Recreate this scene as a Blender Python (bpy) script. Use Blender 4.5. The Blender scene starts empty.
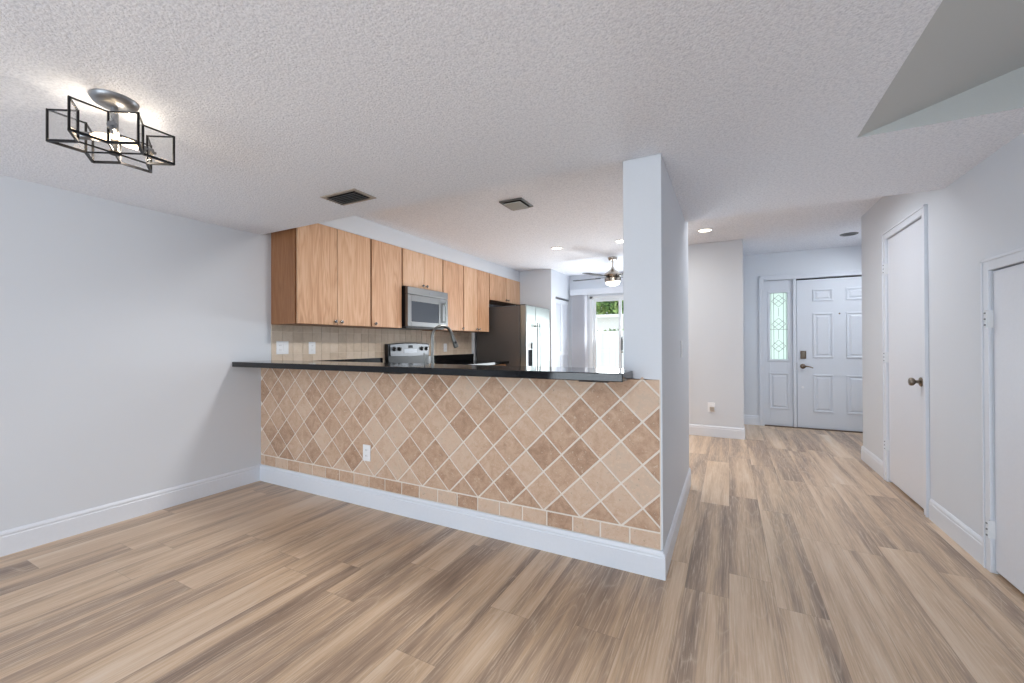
import bpy, bmesh, math, random
from mathutils import Vector, Matrix
random.seed(7)
S = bpy.context.scene
COL = S.collection

# ------------------------------------------------------------------ camera
F_PX, YAW, PITCH, ROLL = 415.486, 0.4809, 0.00498, -0.00343
CAM = Vector((3.6152, -2.1944, 1.1789))
s_, c_ = math.sin(YAW), math.cos(YAW)
r_ = Vector((c_, s_, 0))
fw = Vector((-s_*math.cos(PITCH), c_*math.cos(PITCH), math.sin(PITCH)))
up_ = r_.cross(fw)
r2 = r_*math.cos(ROLL) + up_*math.sin(ROLL)
u2 = -r_*math.sin(ROLL) + up_*math.cos(ROLL)
cam = bpy.data.cameras.new('camera')
cam.sensor_width = 36.0
cam.lens = F_PX/1024*36.0
cam.clip_start = 0.02
cam_o = bpy.data.objects.new('camera', cam)
COL.objects.link(cam_o)
m3 = Matrix((r2, u2, -fw)).transposed()
cam_o.matrix_world = Matrix.Translation(CAM) @ m3.to_4x4()
S.camera = cam_o

# ------------------------------------------------------------------ view, world, daylight, added fill lamps
S.view_settings.view_transform = 'Standard'
S.view_settings.look = 'None'
S.view_settings.gamma = 1.0
S.view_settings.use_curve_mapping = False
S.view_settings.exposure = 0.0
S.cycles.max_bounces = 10
S.cycles.diffuse_bounces = 6
S.cycles.glossy_bounces = 4
S.cycles.transparent_max_bounces = 12
S.cycles.sample_clamp_indirect = 6.0
S.cycles.caustics_reflective = False
S.cycles.caustics_refractive = False

w = bpy.data.worlds.new('sky')
S.world = w
w.use_nodes = True
bgn = w.node_tree.nodes['Background']
bgn.inputs[0].default_value = (0.86, 0.94, 1.0, 1)
bgn.inputs[1].default_value = 1.8

def area(name, loc, direction, sx, sy, energy, color=(1, 1, 1), spread=180):
    l = bpy.data.lights.new(name, 'AREA')
    l.shape = 'RECTANGLE'; l.size = sx; l.size_y = sy
    l.energy = energy; l.color = color
    l.spread = math.radians(spread)
    o = bpy.data.objects.new(name, l); COL.objects.link(o)
    o.location = loc
    o.rotation_euler = Vector(direction).to_track_quat('-Z', 'Y').to_euler()
    return o

sun = bpy.data.lights.new('sun', 'SUN'); sun.energy = 1.2; sun.angle = 0.01; sun.color = (1, .96, .9)
sun_o = bpy.data.objects.new('sun', sun); COL.objects.link(sun_o)
sun_o.rotation_euler = Vector((0.55, 0.35, -0.95)).to_track_quat('-Z', 'Y').to_euler()

area('daylight_living_room_window', (2.5, -5.35, 1.25), (0, 1, 0.0), 3.4, 2.1, 22, (0.80, 0.91, 1.0))
area('ceiling_fill_rear_window', (2.5, -5.3, .75), (0, 1, 0.75), 3.4, 1.3, 84, (0.80, 0.90, 1.0))  # uplight added at the unseen rear window to brighten the ceiling
area('foyer_fill', (5.2, 3.85, 2.40), (-.5, .12, -1), .5, .9, 20, (0.90, 0.95, 1.0), 160)  # unseen lamp added to brighten the entry
area('kitchen_fill', (2.45, .42, 2.42), (-.5, .25, -1), .35, .35, 38, (1, .97, .94), 140)  # added lamp without a fixture, lifts the cabinet fronts
area('living_room_fill', (3.3, -3.3, 2.09), (0, .1, -1), .6, .6, 26, (0.92, 0.95, 1.0))  # made-up lamp behind the camera, added to light floor and walls
area('hall_fill', (3.95, 1.85, 2.42), (0, 0.1, -1), .8, .6, 13, (0.93, 0.96, 1.0), 155)  # fixtureless fill added out of view for the hall
area('daylight_breakfast_slider', (2.1, 5.15, 1.0), (-.12, -1, .55), 1.4, 1.5, 56, (0.90, 0.96, 1.0), 160)

# ------------------------------------------------------------------ node helpers
def lin(c):
    r = []
    for v in c:
        v = v/255.0
        r.append(v/12.92 if v <= .04045 else ((v+.055)/1.055)**2.4)
    return (r[0], r[1], r[2], 1)

class NT:
    def __init__(self, name):
        self.m = bpy.data.materials.new(name); self.m.use_nodes = True
        self.t = self.m.node_tree
        self.b = self.t.nodes['Principled BSDF']; self.out = self.t.nodes['Material Output']
    def n(self, typ, **kw):
        x = self.t.nodes.new(typ)
        for k, v in kw.items(): setattr(x, k, v)
        return x
    def l(self, a, b): self.t.links.new(a, b)
    def put(self, sock, v):
        if hasattr(v, 'links') or isinstance(v, bpy.types.NodeSocket): self.l(v, sock)
        else: sock.default_value = v
    def math(self, op, a, b=0.0, c=None):
        x = self.n('ShaderNodeMath', operation=op)
        self.put(x.inputs[0], a); self.put(x.inputs[1], b)
        if c is not None: self.put(x.inputs[2], c)
        return x.outputs[0]
    def coord(self, which='Object'):
        return self.n('ShaderNodeTexCoord').outputs[which]
    def sep(self, v):
        x = self.n('ShaderNodeSeparateXYZ'); self.l(v, x.inputs[0]); return x.outputs
    def comb(self, x, y, z):
        c = self.n('ShaderNodeCombineXYZ')
        for i, v in enumerate((x, y, z)): self.put(c.inputs[i], v)
        return c.outputs[0]
    def noise(self, v, scale, detail=3, rough=.5, dist=0.0):
        x = self.n('ShaderNodeTexNoise'); self.l(v, x.inputs['Vector'])
        x.inputs['Scale'].default_value = scale; x.inputs['Detail'].default_value = detail
        x.inputs['Roughness'].default_value = rough; x.inputs['Distortion'].default_value = dist
        return x.outputs['Fac']
    def ramp(self, f, stops, interp='LINEAR'):
        x = self.n('ShaderNodeValToRGB'); self.put(x.inputs[0], f)
        cr = x.color_ramp; cr.interpolation = interp
        while len(cr.elements) < len(stops): cr.elements.new(.5)
        for e, (p, c) in zip(cr.elements, stops): e.position = p; e.color = c
        return x.outputs[0]
    def mix(self, f, a, b, blend='MIX'):
        x = self.n('ShaderNodeMix', data_type='RGBA', blend_type=blend)
        self.put(x.inputs[0], f); self.put(x.inputs[6], a); self.put(x.inputs[7], b)
        return x.outputs[2]
    def bump(self, h, strength, dist=.01):
        x = self.n('ShaderNodeBump'); x.inputs['Strength'].default_value = strength
        x.inputs['Distance'].default_value = dist; self.l(h, x.inputs['Height'])
        self.l(x.outputs[0], self.b.inputs['Normal'])
    def base(self, c): self.put(self.b.inputs['Base Color'], c)
    def set(self, **kw):
        for k, v in kw.items(): self.put(self.b.inputs[k.replace('_', ' ')], v)

def g(v): return (v, v, v, 1)

def plain(name, rgb, rough=.5, metal=0.0, bump=0.0, scale=60, **kw):
    t = NT(name)
    n = t.noise(t.coord(), scale, 3)
    c = lin(rgb)
    a = tuple(min(1, x*.99) for x in c[:3]) + (1,); b = tuple(min(1, x*1.01) for x in c[:3]) + (1,)
    t.base(t.ramp(n, [(.3, a), (.7, b)]))
    t.set(Roughness=rough, Metallic=metal)
    if bump: t.bump(n, bump, .002)
    for k, v in kw.items(): t.b.inputs[k.replace('_', ' ')].default_value = v
    return t.m

M = {}
M['wall'] = plain('wall_paint', (214, 219, 226), .6, bump=.06, scale=220)
M['trim'] = plain('trim_enamel', (222, 227, 235), .35)
M['door'] = plain('door_enamel', (222, 226, 234), .38)
M['entry_door'] = plain('entry_door_enamel', (214, 219, 227), .42)
M['vault'] = plain('stairwell_grey', (196, 200, 200), .7, bump=.05, scale=200)  # one even grey, darker than the wall colour

t = NT('popcorn_ceiling')
co = t.coord()
n1 = t.noise(co, 120, 4, .7); n2 = t.noise(co, 60, 2, .5)
v = t.n('ShaderNodeTexVoronoi'); t.l(co, v.inputs['Vector']); v.inputs['Scale'].default_value = 110
hgt = t.math('ADD', t.math('MULTIPLY', n1, 1.1), t.math('MULTIPLY', t.math('SUBTRACT', 1.0, v.outputs['Distance']), .5))
t.base(t.ramp(t.math('ADD', t.math('MULTIPLY', n1, .6), t.math('MULTIPLY', n2, .4)), [(.36, lin((222, 226, 235))), (.56, lin((244, 247, 254)))]))
t.set(Roughness=.92); t.bump(hgt, .48, .012)
M['popcorn'] = t.m

# --- vinyl oak planks, running along Y
t = NT('oak_plank_floor')
x, y, z = t.sep(t.coord())
PW, PL = .19, 1.22
cx = t.math('DIVIDE', x, PW); col = t.math('FLOOR', cx); fx = t.math('FRACT', cx)
wn = t.n('ShaderNodeTexWhiteNoise', noise_dimensions='1D'); t.l(col, wn.inputs['W'])
cy = t.math('ADD', t.math('DIVIDE', y, PL), wn.outputs['Value']); row = t.math('FLOOR', cy); fy = t.math('FRACT', cy)
wn2 = t.n('ShaderNodeTexWhiteNoise', noise_dimensions='3D'); t.l(t.comb(col, row, 3.1), wn2.inputs['Vector'])
rnd = wn2.outputs['Value']; rr, rg, rb = t.sep(wn2.outputs['Color'])
# broad streaks inside a plank
vec = t.comb(t.math('ADD', t.math('MULTIPLY', x, 6.0), t.math('MULTIPLY', rr, 40)), t.math('ADD', t.math('MULTIPLY', y, .38), t.math('MULTIPLY', rg, 30)), rnd)
broad = t.noise(vec, 1.5, 4, .55, .25)
vec2 = t.comb(t.math('ADD', t.math('MULTIPLY', x, 100), t.math('MULTIPLY', rg, 40)), t.math('ADD', t.math('MULTIPLY', y, 3.0), t.math('MULTIPLY', rr, 30)), rnd)
fine = t.noise(vec2, 1.5, 5, .65, .5)
# cathedral figure: contour lines of a stretched noise
vec3 = t.comb(t.math('ADD', t.math('MULTIPLY', x, 6), t.math('MULTIPLY', rb, 50)), t.math('ADD', t.math('MULTIPLY', y, .85), t.math('MULTIPLY', rr, 50)), rnd)
cath = t.noise(vec3, 1.2, 1.5, .45, .2)
ring = t.math('FRACT', t.math('MULTIPLY', cath, 13.0))
ringl = t.math('POWER', t.math('ABSOLUTE', t.math('SUBTRACT', t.math('MULTIPLY', ring, 2.0), 1.0)), 7.0)
ringl = t.math('MULTIPLY', ringl, t.math('MULTIPLY', t.math('GREATER_THAN', rb, .25), t.noise(vec2, .6, 2)))
tone = t.math('ADD', t.math('ADD', -.16, t.math('MULTIPLY', broad, 1.3)), t.math('MULTIPLY', t.math('SUBTRACT', rnd, .5), .20))
tone = t.math('ADD', tone, t.math('MULTIPLY', t.math('SUBTRACT', fine, .5), .62))
colr = t.ramp(tone, [(.18, lin((132, 112, 97))), (.37, lin((168, 144, 123))), (.52, lin((197, 169, 140))), (.68, lin((212, 187, 161))), (.88, lin((220, 203, 185)))])
colr = t.mix(t.math('MULTIPLY', ringl, .62), colr, lin((214, 195, 172)))
colr = t.mix(t.math('MULTIPLY', t.math('GREATER_THAN', fine, .585), .34), colr, lin((214, 198, 178)))
gx = t.math('LESS_THAN', t.math('ABSOLUTE', t.math('SUBTRACT', fx, .5)), .4945)
gy = t.math('LESS_THAN', t.math('ABSOLUTE', t.math('SUBTRACT', fy, .5)), .4990)
gap = t.math('SUBTRACT', 1.0, t.math('MULTIPLY', gx, gy))
colr = t.mix(t.math('MULTIPLY', gap, .32), colr, lin((96, 78, 64)))
t.base(colr)
t.set(Roughness=t.math('ADD', .27, t.math('MULTIPLY', fine, .16)))
t.b.inputs['Specular IOR Level'].default_value = .55
t.bump(t.math('SUBTRACT', t.math('MULTIPLY', fine, .25), gap), .18, .002)
M['floor'] = t.m

# --- tumbled travertine (each tile an island of its mesh)
def stone(name, stops, pit=(120, 100, 80)):
    t = NT(name)
    ge = t.n('ShaderNodeNewGeometry'); ri = ge.outputs['Random Per Island']
    x, y, z = t.sep(t.coord())
    v = t.comb(t.math('ADD', x, t.math('MULTIPLY', ri, 13)), y, t.math('ADD', z, t.math('MULTIPLY', ri, 7)))
    n = t.noise(v, 17, 5, .65, .6); n2 = t.noise(v, 60, 4, .75)
    f = t.math('ADD', t.math('MULTIPLY', ri, .50), t.math('MULTIPLY', t.math('SUBTRACT', n, .18), .95))
    f = t.math('ADD', f, t.math('MULTIPLY', t.math('SUBTRACT', n2, .5), .55))
    c = t.ramp(f, stops)
    c = t.mix(t.math('MULTIPLY', t.math('GREATER_THAN', n2, .655), .5), c, lin(pit))
    c = t.mix(t.math('MULTIPLY', t.math('LESS_THAN', n2, .38), .55), c, lin((224, 206, 184)))
    t.base(c); t.set(Roughness=.62); t.bump(t.math('ADD', n2, n), .25, .003)
    return t.m
M['travertine'] = stone('tumbled_travertine', [(.16, lin((160, 127, 103))), (.36, lin((184, 151, 126))), (.56, lin((200, 169, 144))), (.76, lin((211, 185, 163))), (.95, lin((202, 180, 160)))])
M['splash_tile'] = stone('backsplash_stone', [(.12, lin((190, 172, 152))), (.45, lin((206, 188, 168))), (.85, lin((218, 202, 184)))], (164, 146, 126))
M['grout'] = plain('grout', (232, 224, 214), .9, bump=.3, scale=300)
M['grout2'] = plain('backsplash_grout', (224, 212, 196), .9)

def wood(name, stops, axis='z', sc=1.0):
    t = NT(name)
    oi = t.n('ShaderNodeObjectInfo').outputs['Random']
    x, y, z = t.sep(t.coord())
    k = t.math('MULTIPLY', oi, 60)
    v = t.comb(t.math('ADD', t.math('MULTIPLY', x, 10*sc), k), t.math('ADD', t.math('MULTIPLY', y, 10*sc), k), t.math('MULTIPLY', z, .8*sc))
    fv = t.comb(t.math('ADD', t.math('MULTIPLY', x, 120), k), t.math('ADD', t.math('MULTIPLY', y, 120), k), t.math('MULTIPLY', z, 5))
    n = t.noise(v, 1.0, 3, .5, .6); f = t.noise(fv, 1.0, 4, .6)
    ring = t.math('FRACT', t.math('MULTIPLY', n, 9.0))
    tri = t.math('ABSOLUTE', t.math('SUBTRACT', t.math('MULTIPLY', ring, 2.0), 1.0))
    q = t.math('ADD', t.math('MULTIPLY', tri, .22), t.math('ADD', t.math('MULTIPLY', f, .42), t.math('MULTIPLY', n, .42)))
    q = t.math('ADD', q, t.math('MULTIPLY', t.math('SUBTRACT', oi, .5), .16))
    t.base(t.ramp(q, stops)); t.set(Roughness=.42); t.bump(f, .06, .001)
    return t.m
M['oak'] = wood('oak_veneer', [(.25, lin((178, 132, 98))), (.48, lin((204, 161, 127))), (.66, lin((216, 178, 146))), (.85, lin((226, 192, 164)))])
M['oak_edge'] = wood('oak_carcass', [(.25, lin((128, 84, 52))), (.5, lin((148, 101, 66))), (.8, lin((164, 118, 82)))])

t = NT('black_granite')
n = t.noise(t.coord(), 400, 2, .7)
t.base(t.ramp(n, [(.5, lin((9, 10, 13))), (.70, lin((20, 22, 27))), (.80, lin((70, 76, 88)))]))
t.set(Roughness=.06); t.b.inputs['Specular IOR Level'].default_value = .38; M['granite'] = t.m

def brushed(name, rgb, rough, metal=1.0, axis=2):
    t = NT(name)
    x, y, z = t.sep(t.coord())
    k = [300, 300, 300]; k[axis] = 6
    n = t.noise(t.comb(t.math('MULTIPLY', x, k[0]), t.math('MULTIPLY', y, k[1]), t.math('MULTIPLY', z, k[2])), 1.0, 2)
    c = lin(rgb)
    t.base(t.mix(n, tuple(v*.92 for v in c[:3])+(1,), c)); t.set(Metallic=metal, Roughness=t.math('ADD', rough, t.math('MULTIPLY', n, .06)))
    return t.m
M['steel'] = brushed('brushed_stainless_steel', (138, 138, 138), .28, 1.0, 1)
M['steel_v'] = brushed('brushed_stainless_vertical', (164, 170, 168), .28, 1.0, 2)
M['range_steel'] = brushed('range_panel_steel', (112, 113, 115), .3, 1.0, 1)
M['faucet_steel'] = brushed('faucet_steel', (130, 130, 128), .27, 1.0, 2)
M['nickel'] = brushed('brushed_nickel', (186, 178, 168), .22)
M['chrome'] = plain('chrome', (140, 138, 136), .16, 1.0)
M['pewter'] = plain('aged_pewter', (128, 118, 106), .3, 1.0)
M['bronze'] = plain('aged_bronze', (118, 104, 92), .32, 1.0)
M['case'] = plain('fridge_case_grey', (92, 88, 86), .4, .25, bump=.1, scale=300)
M['black'] = plain('black_plastic', (18, 18, 20), .3)
M['recess'] = plain('matte_black', (22, 24, 30), .8, Specular_IOR_Level=.1)
M['black_glass'] = plain('black_glass', (10, 11, 13), .04)
M['oven_glass'] = plain('microwave_window', (62, 68, 78), .15)
M['fan_blade'] = plain('charcoal_blade', (40, 42, 47), .6, Specular_IOR_Level=.2)
M['black_metal'] = plain('black_metal', (34, 34, 37), .45, .6)
M['grey_metal'] = plain('grey_metal', (136, 138, 142), .35, .8)
M['plate'] = plain('white_plastic', (238, 240, 243), .3)
M['slot'] = plain('outlet_slot', (110, 112, 116), .5)
M['dark'] = plain('dark_void', (26, 24, 22), .8)
M['register'] = plain('register_enamel', (176, 168, 158), .5)
M['register_dark'] = plain('register_louver', (98, 99, 99), .4, .2)
M['damper'] = plain('damper_grey', (156, 156, 152), .5)
M['alum'] = plain('white_aluminium', (226, 229, 232), .4)
t = NT('blind_vane'); tl = t.n('ShaderNodeBsdfTranslucent'); tl.inputs[0].default_value = (.9, .9, .93, 1)
mx = t.n('ShaderNodeMixShader'); mx.inputs[0].default_value = .25
t.base(lin((232, 234, 240))); t.l(t.b.outputs[0], mx.inputs[1]); t.l(tl.outputs[0], mx.inputs[2]); t.l(mx.outputs[0], t.out.inputs[0])
M['blind'] = t.m
M['vinyl'] = plain('white_vinyl', (244, 246, 248), .5)
M['stucco'] = plain('white_stucco', (248, 247, 245), .85, bump=.3, scale=80)
M['concrete'] = plain('patio_concrete', (196, 192, 186), .85, bump=.2, scale=40)
M['bark'] = plain('bark', (96, 78, 62), .9, bump=.6, scale=40)
t = NT('leaf'); oi = t.n('ShaderNodeNewGeometry').outputs['Random Per Island']
t.base(t.ramp(oi, [(0, lin((70, 108, 52))), (.5, lin((112, 148, 78))), (1, lin((168, 190, 118)))])); t.set(Roughness=.6)
M['leaf'] = t.m

def emis(name, rgb, st):
    t = NT(name); t.base(lin(rgb)); t.b.inputs['Emission Color'].default_value = lin(rgb)
    t.b.inputs['Emission Strength'].default_value = st; return t.m
M['bulb'] = emis('lit_bulb', (255, 226, 186), 7)
M['lens'] = emis('lit_lens', (255, 240, 214), 12)
M['fan_lens'] = emis('lit_fan_bowl', (255, 250, 240), 2.4)
M['lens_off'] = plain('unlit_can', (58, 58, 60), .5)
M['display'] = plain('display_glass', (14, 12, 14), .1)

def thin_glass(name, tint=(1, 1, 1, 1), gloss=.08):
    t = NT(name)
    tr = t.n('ShaderNodeBsdfTransparent'); tr.inputs[0].default_value = tint
    gl = t.n('ShaderNodeBsdfGlossy'); gl.inputs['Roughness'].default_value = .02
    lw = t.n('ShaderNodeFresnel'); lw.inputs['IOR'].default_value = 1.45
    mx = t.n('ShaderNodeMixShader'); t.l(t.math('MULTIPLY', lw.outputs[0], gloss/.08), mx.inputs[0])
    t.l(tr.outputs[0], mx.inputs[1]); t.l(gl.outputs[0], mx.inputs[2]); t.l(mx.outputs[0], t.out.inputs[0])
    return t.m
M['glass'] = thin_glass('clear_glass', (.985, .995, .99, 1))
M['lamp_glass'] = thin_glass('lamp_glass', (.997, .997, .994, 1), .025)
t = NT('leaded_textured_glass')
tr = t.n('ShaderNodeBsdfTransparent'); tr.inputs[0].default_value = (.93, 1, .95, 1)
tl = t.n('ShaderNodeBsdfTranslucent'); tl.inputs[0].default_value = (.90, 1, .94, 1)
mx = t.n('ShaderNodeMixShader'); mx.inputs[0].default_value = .75
t.l(tr.outputs[0], mx.inputs[1]); t.l(tl.outputs[0], mx.inputs[2]); t.l(mx.outputs[0], t.out.inputs[0])
M['leaded'] = t.m

# ------------------------------------------------------------------ mesh helpers
class MB:
    def __init__(self): self.bm = bmesh.new()
    def box(self, x0, x1, y0, y1, z0, z1, rot=None, piv=None, mi=0):
        vs = [self.bm.verts.new((x, y, z)) for z in (z0, z1) for y in (y0, y1) for x in (x0, x1)]
        if rot is not None:
            p = Vector(piv) if piv is not None else Vector(((x0+x1)/2, (y0+y1)/2, (z0+z1)/2))
            for v in vs: v.co = p + rot @ (v.co - p)
        for f in ((0, 2, 3, 1), (4, 5, 7, 6), (0, 1, 5, 4), (2, 6, 7, 3), (0, 4, 6, 2), (1, 3, 7, 5)):
            fc = self.bm.faces.new([vs[i] for i in f]); fc.material_index = mi
        return self
    def prism(self, pts, axis, a, b, side=0, cap=0):
        """pts: 2-D outline; extruded along axis (0,1,2) from a to b"""
        def P(p, h):
            if axis == 2: return (p[0], p[1], h)
            if axis == 1: return (p[0], h, p[1])
            return (h, p[0], p[1])
        A = [self.bm.verts.new(P(p, a)) for p in pts]; B = [self.bm.verts.new(P(p, b)) for p in pts]
        f = self.bm.faces.new(A); f.material_index = cap
        f = self.bm.faces.new(B[::-1]); f.material_index = cap
        n = len(pts)
        for i in range(n):
            f = self.bm.faces.new((A[i], B[i], B[(i+1) % n], A[(i+1) % n])); f.material_index = side
        return self
    def bar(self, a, b, r, square=False, n=8, r2=None):
        a, b = Vector(a), Vector(b); d = (b-a); L = d.length
        if L < 1e-6: return self
        d /= L
        h = Vector((0, 0, 1)) if abs(d.z) < .95 else Vector((1, 0, 0))
        e1 = d.cross(h).normalized(); e2 = e1.cross(d)
        k = 4 if square else n; off = math.pi/4 if square else 0
        rr = r*1.414 if square else r; rb = (r if r2 is None else r2)*(1.414 if square else 1)
        A = [self.bm.verts.new(a + (e1*math.cos(off+i*2*math.pi/k)+e2*math.sin(off+i*2*math.pi/k))*rr) for i in range(k)]
        B = [self.bm.verts.new(b + (e1*math.cos(off+i*2*math.pi/k)+e2*math.sin(off+i*2*math.pi/k))*rb) for i in range(k)]
        self.bm.faces.new(A[::-1]); self.bm.faces.new(B)
        for i in range(k): self.bm.faces.new((A[i], A[(i+1) % k], B[(i+1) % k], B[i]))
        return self
    def lathe(self, prof, origin, axis=(0, 0, 1), n=32):
        """prof: (radius, height) along axis"""
        o = Vector(origin); d = Vector(axis).normalized()
        h = Vector((0, 0, 1)) if abs(d.z) < .95 else Vector((1, 0, 0))
        e1 = d.cross(h).normalized(); e2 = e1.cross(d)
        rings = []
        for r, t in prof:
            if r < 1e-6: rings.append([self.bm.verts.new(o+d*t)])
            else: rings.append([self.bm.verts.new(o+d*t+(e1*math.cos(2*math.pi*i/n)+e2*math.sin(2*math.pi*i/n))*r) for i in range(n)])
        for A, B in zip(rings, rings[1:]):
            for i in range(n):
                j = (i+1) % n
                if len(A) == 1 and len(B) == 1: continue
                if len(A) == 1: self.bm.faces.new((A[0], B[j], B[i]))
                elif len(B) == 1: self.bm.faces.new((A[i], A[j], B[0]))
                else: self.bm.faces.new((A[i], A[j], B[j], B[i]))
        for R, flip in ((rings[0], True), (rings[-1], False)):
            if len(R) > 1: self.bm.faces.new(R[::-1] if flip else R)
        return self
    def tube(self, pts, r, n=10):
        pts = [Vector(p) for p in pts]; rings = []
        rs = r if isinstance(r, (list, tuple)) else [r]*len(pts)
        prev = None
        for i, p in enumerate(pts):
            d = (pts[min(i+1, len(pts)-1)]-pts[max(i-1, 0)]).normalized()
            if prev is None:
                h = Vector((0, 0, 1)) if abs(d.z) < .9 else Vector((1, 0, 0))
                e1 = d.cross(h).normalized()
            else:
                e1 = (prev - d*prev.dot(d)).normalized()
            prev = e1; e2 = d.cross(e1)
            rings.append([self.bm.verts.new(p+(e1*math.cos(2*math.pi*k/n)+e2*math.sin(2*math.pi*k/n))*rs[i]) for k in range(n)])
        for A, B in zip(rings, rings[1:]):
            for k in range(n): self.bm.faces.new((A[k], A[(k+1) % n], B[(k+1) % n], B[k]))
        self.bm.faces.new(rings[0][::-1]); self.bm.faces.new(rings[-1])
        return self

def world_off(o):
    v = Vector((0, 0, 0))
    while o is not None: v = v + o.location; o = o.parent
    return v

def obj(name, mb, mats, parent=None, bevel=0.0, smooth=False, origin=None, segs=2):
    bm = mb.bm
    bmesh.ops.recalc_face_normals(bm, faces=bm.faces[:])
    off = world_off(parent) if parent is not None else Vector(origin or (0, 0, 0))
    if off.length: bmesh.ops.translate(bm, verts=bm.verts[:], vec=-off)
    me = bpy.data.meshes.new(name); bm.to_mesh(me); bm.free()
    for m in (mats if isinstance(mats, (list, tuple)) else [mats]): me.materials.append(m)
    if smooth:
        for p in me.polygons: p.use_smooth = True
        try: me.set_sharp_from_angle(angle=math.radians(38))
        except Exception: pass
    o = bpy.data.objects.new(name, me); COL.objects.link(o)
    if parent is not None: o.parent = parent
    elif origin: o.location = origin
    if bevel:
        b = o.modifiers.new('bevel', 'BEVEL'); b.width = bevel; b.segments = segs; b.limit_method = 'ANGLE'; b.angle_limit = math.radians(40)
    return o

def tag(o, label, cat, group=None, kind=None):
    o['label'] = label; o['category'] = cat
    if group: o['group'] = group
    if kind: o['kind'] = kind
    return o
def thing(name, label, cat, loc, group=None, kind=None):
    o = bpy.data.objects.new(name, None); COL.objects.link(o); o.location = loc
    o.empty_display_size = .05
    return tag(o, label, cat, group, kind)
def struct(name, mb, mat, label, cat, bevel=0.0, **kw):
    return tag(obj(name, mb, mat, None, bevel, **kw), label, cat, kind='structure')

# ------------------------------------------------------------------ dimensions (metres)
ZL, ZH = 2.133, 2.446          # dropped ceiling, kitchen / hall ceiling
XR, XC0, XC1 = 4.807, 3.126, 3.318
YH = 1.339                     # end of the column wall and of the dropped ceiling in the hall
YB = -5.5
YC = 1.56                      # far end of the wall stub
TOP = 2.62

# ------------------------------------------------------------------ room shell
struct('floor', MB().box(-.12, 5.75, YB-.12, 5.42, -.1, 0), M['floor'], 'wide oak plank floor running from the dining area to the front door', 'floor')
struct('wall_left', MB().box(-.12, 0, YB, 5.42, 0, TOP), M['wall'], 'long plain white wall on the left side of the dining area', 'wall')
struct('wall_half', MB().box(0, XC0, .012, .13, 0, .994), M['wall'], 'half wall under the black bar top, clad in stone tile', 'wall')
struct('wall_column', MB().box(XC0, XC1, .006, YC, 0, TOP), M['wall'], 'white wall stub that ends the tiled half wall, with a light switch', 'wall', bevel=.004)
m = MB()   # right wall with two door openings
D2a, D2b, D2z = 1.636, 2.392, 2.05
D3a, D3b, D3z = .06, .822, 1.545
m.box(XR, XR+.12, YB, D3a, 0, TOP).box(XR, XR+.12, D3a, D3b, D3z, TOP).box(XR, XR+.12, D3b, D2a, 0, TOP)
m.box(XR, XR+.12, D2a, D2b, D2z, TOP).box(XR, XR+.12, D2b, 3.15, 0, TOP)
struct('wall_right', m, M['wall'], 'white wall on the right holding the two closet doors', 'wall')
struct('wall_foyer', MB().box(XR+.12, 5.7, 3.03, 3.15, 0, TOP).box(5.6, 5.72, 3.15, 4.85, 0, TOP), M['wall'], 'white foyer side wall beside the front door', 'wall')
struct('wall_hall', MB().box(2.9, 3.774, 3.61, 5.42, 0, TOP), M['wall'], 'white wall jutting out in front of the entry, with an outlet near the floor', 'wall', bevel=.004)
m = MB()
EX0, EX1, EZ = 4.05, 5.40, 2.065
m.box(3.774, EX0, 4.71, 4.85, 0, TOP).box(EX1, 5.72, 4.71, 4.85, 0, TOP).box(EX0, EX1, 4.71, 4.85, EZ, TOP)
struct('wall_entry', m, M['wall'], 'white wall around the front door and its sidelight', 'wall')
SX0, SX1, SZ = 1.335, 2.86, 2.045
m = MB()
m.box(0, SX0, 5.3, 5.42, 0, TOP).box(SX1, 2.9, 5.3, 5.42, 0, TOP).box(SX0, SX1, 5.3, 5.42, SZ, TOP)
struct('wall_kitchen', m, M['wall'], 'white wall around the sliding glass door past the kitchen', 'wall')
m = MB()
m.box(0, .95, 4.36, 4.45, 0, TOP).box(.85, .95, 4.45, 4.555, 0, TOP).box(.85, .95, 4.555, 5.27, 2.0, TOP).box(.85, .95, 5.27, 5.3, 0, TOP)
struct('wall_pantry', m, M['wall'], 'white pantry wall standing behind the refrigerator', 'wall')
m = MB()
m.box(-.12, .7, YB-.12, YB, 0, TOP).box(4.3, 4.93, YB-.12, YB, 0, TOP).box(.7, 4.3, YB-.12, YB, 2.12, TOP)
struct('wall_rear', m, M['wall'], 'white wall at the rear of the living area around the wide window', 'wall')
# ceilings
m = MB()
m.prism([(0, YB), (XR, YB), (XR, -2.6), (4.150, -2.6), (4.150, .267), (XR, .267), (XR, YH), (XC1, YH), (XC1, 0), (0, 0)], 2, ZL, TOP, side=1, cap=0)
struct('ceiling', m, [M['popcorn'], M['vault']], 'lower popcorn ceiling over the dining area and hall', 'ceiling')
m = MB()
m.prism([(0, 0), (XC1, 0), (XC1, YH), (XR, YH), (XR, 3.03), (5.72, 3.03), (5.72, 5.42), (0, 5.42)], 2, ZH, TOP+.05)
struct('ceiling', m, M['popcorn'], 'higher popcorn ceiling over the kitchen, hall and entry', 'ceiling')
m = MB()
k = .311
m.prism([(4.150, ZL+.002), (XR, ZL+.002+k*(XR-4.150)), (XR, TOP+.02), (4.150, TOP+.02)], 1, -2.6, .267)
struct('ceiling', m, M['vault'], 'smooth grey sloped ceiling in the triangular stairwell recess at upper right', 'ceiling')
struct('soffit', MB().box(0, .345, 0.0, 4.36, 2.268, ZH), M['wall'], 'white soffit above the oak wall cabinets', 'soffit')

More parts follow.
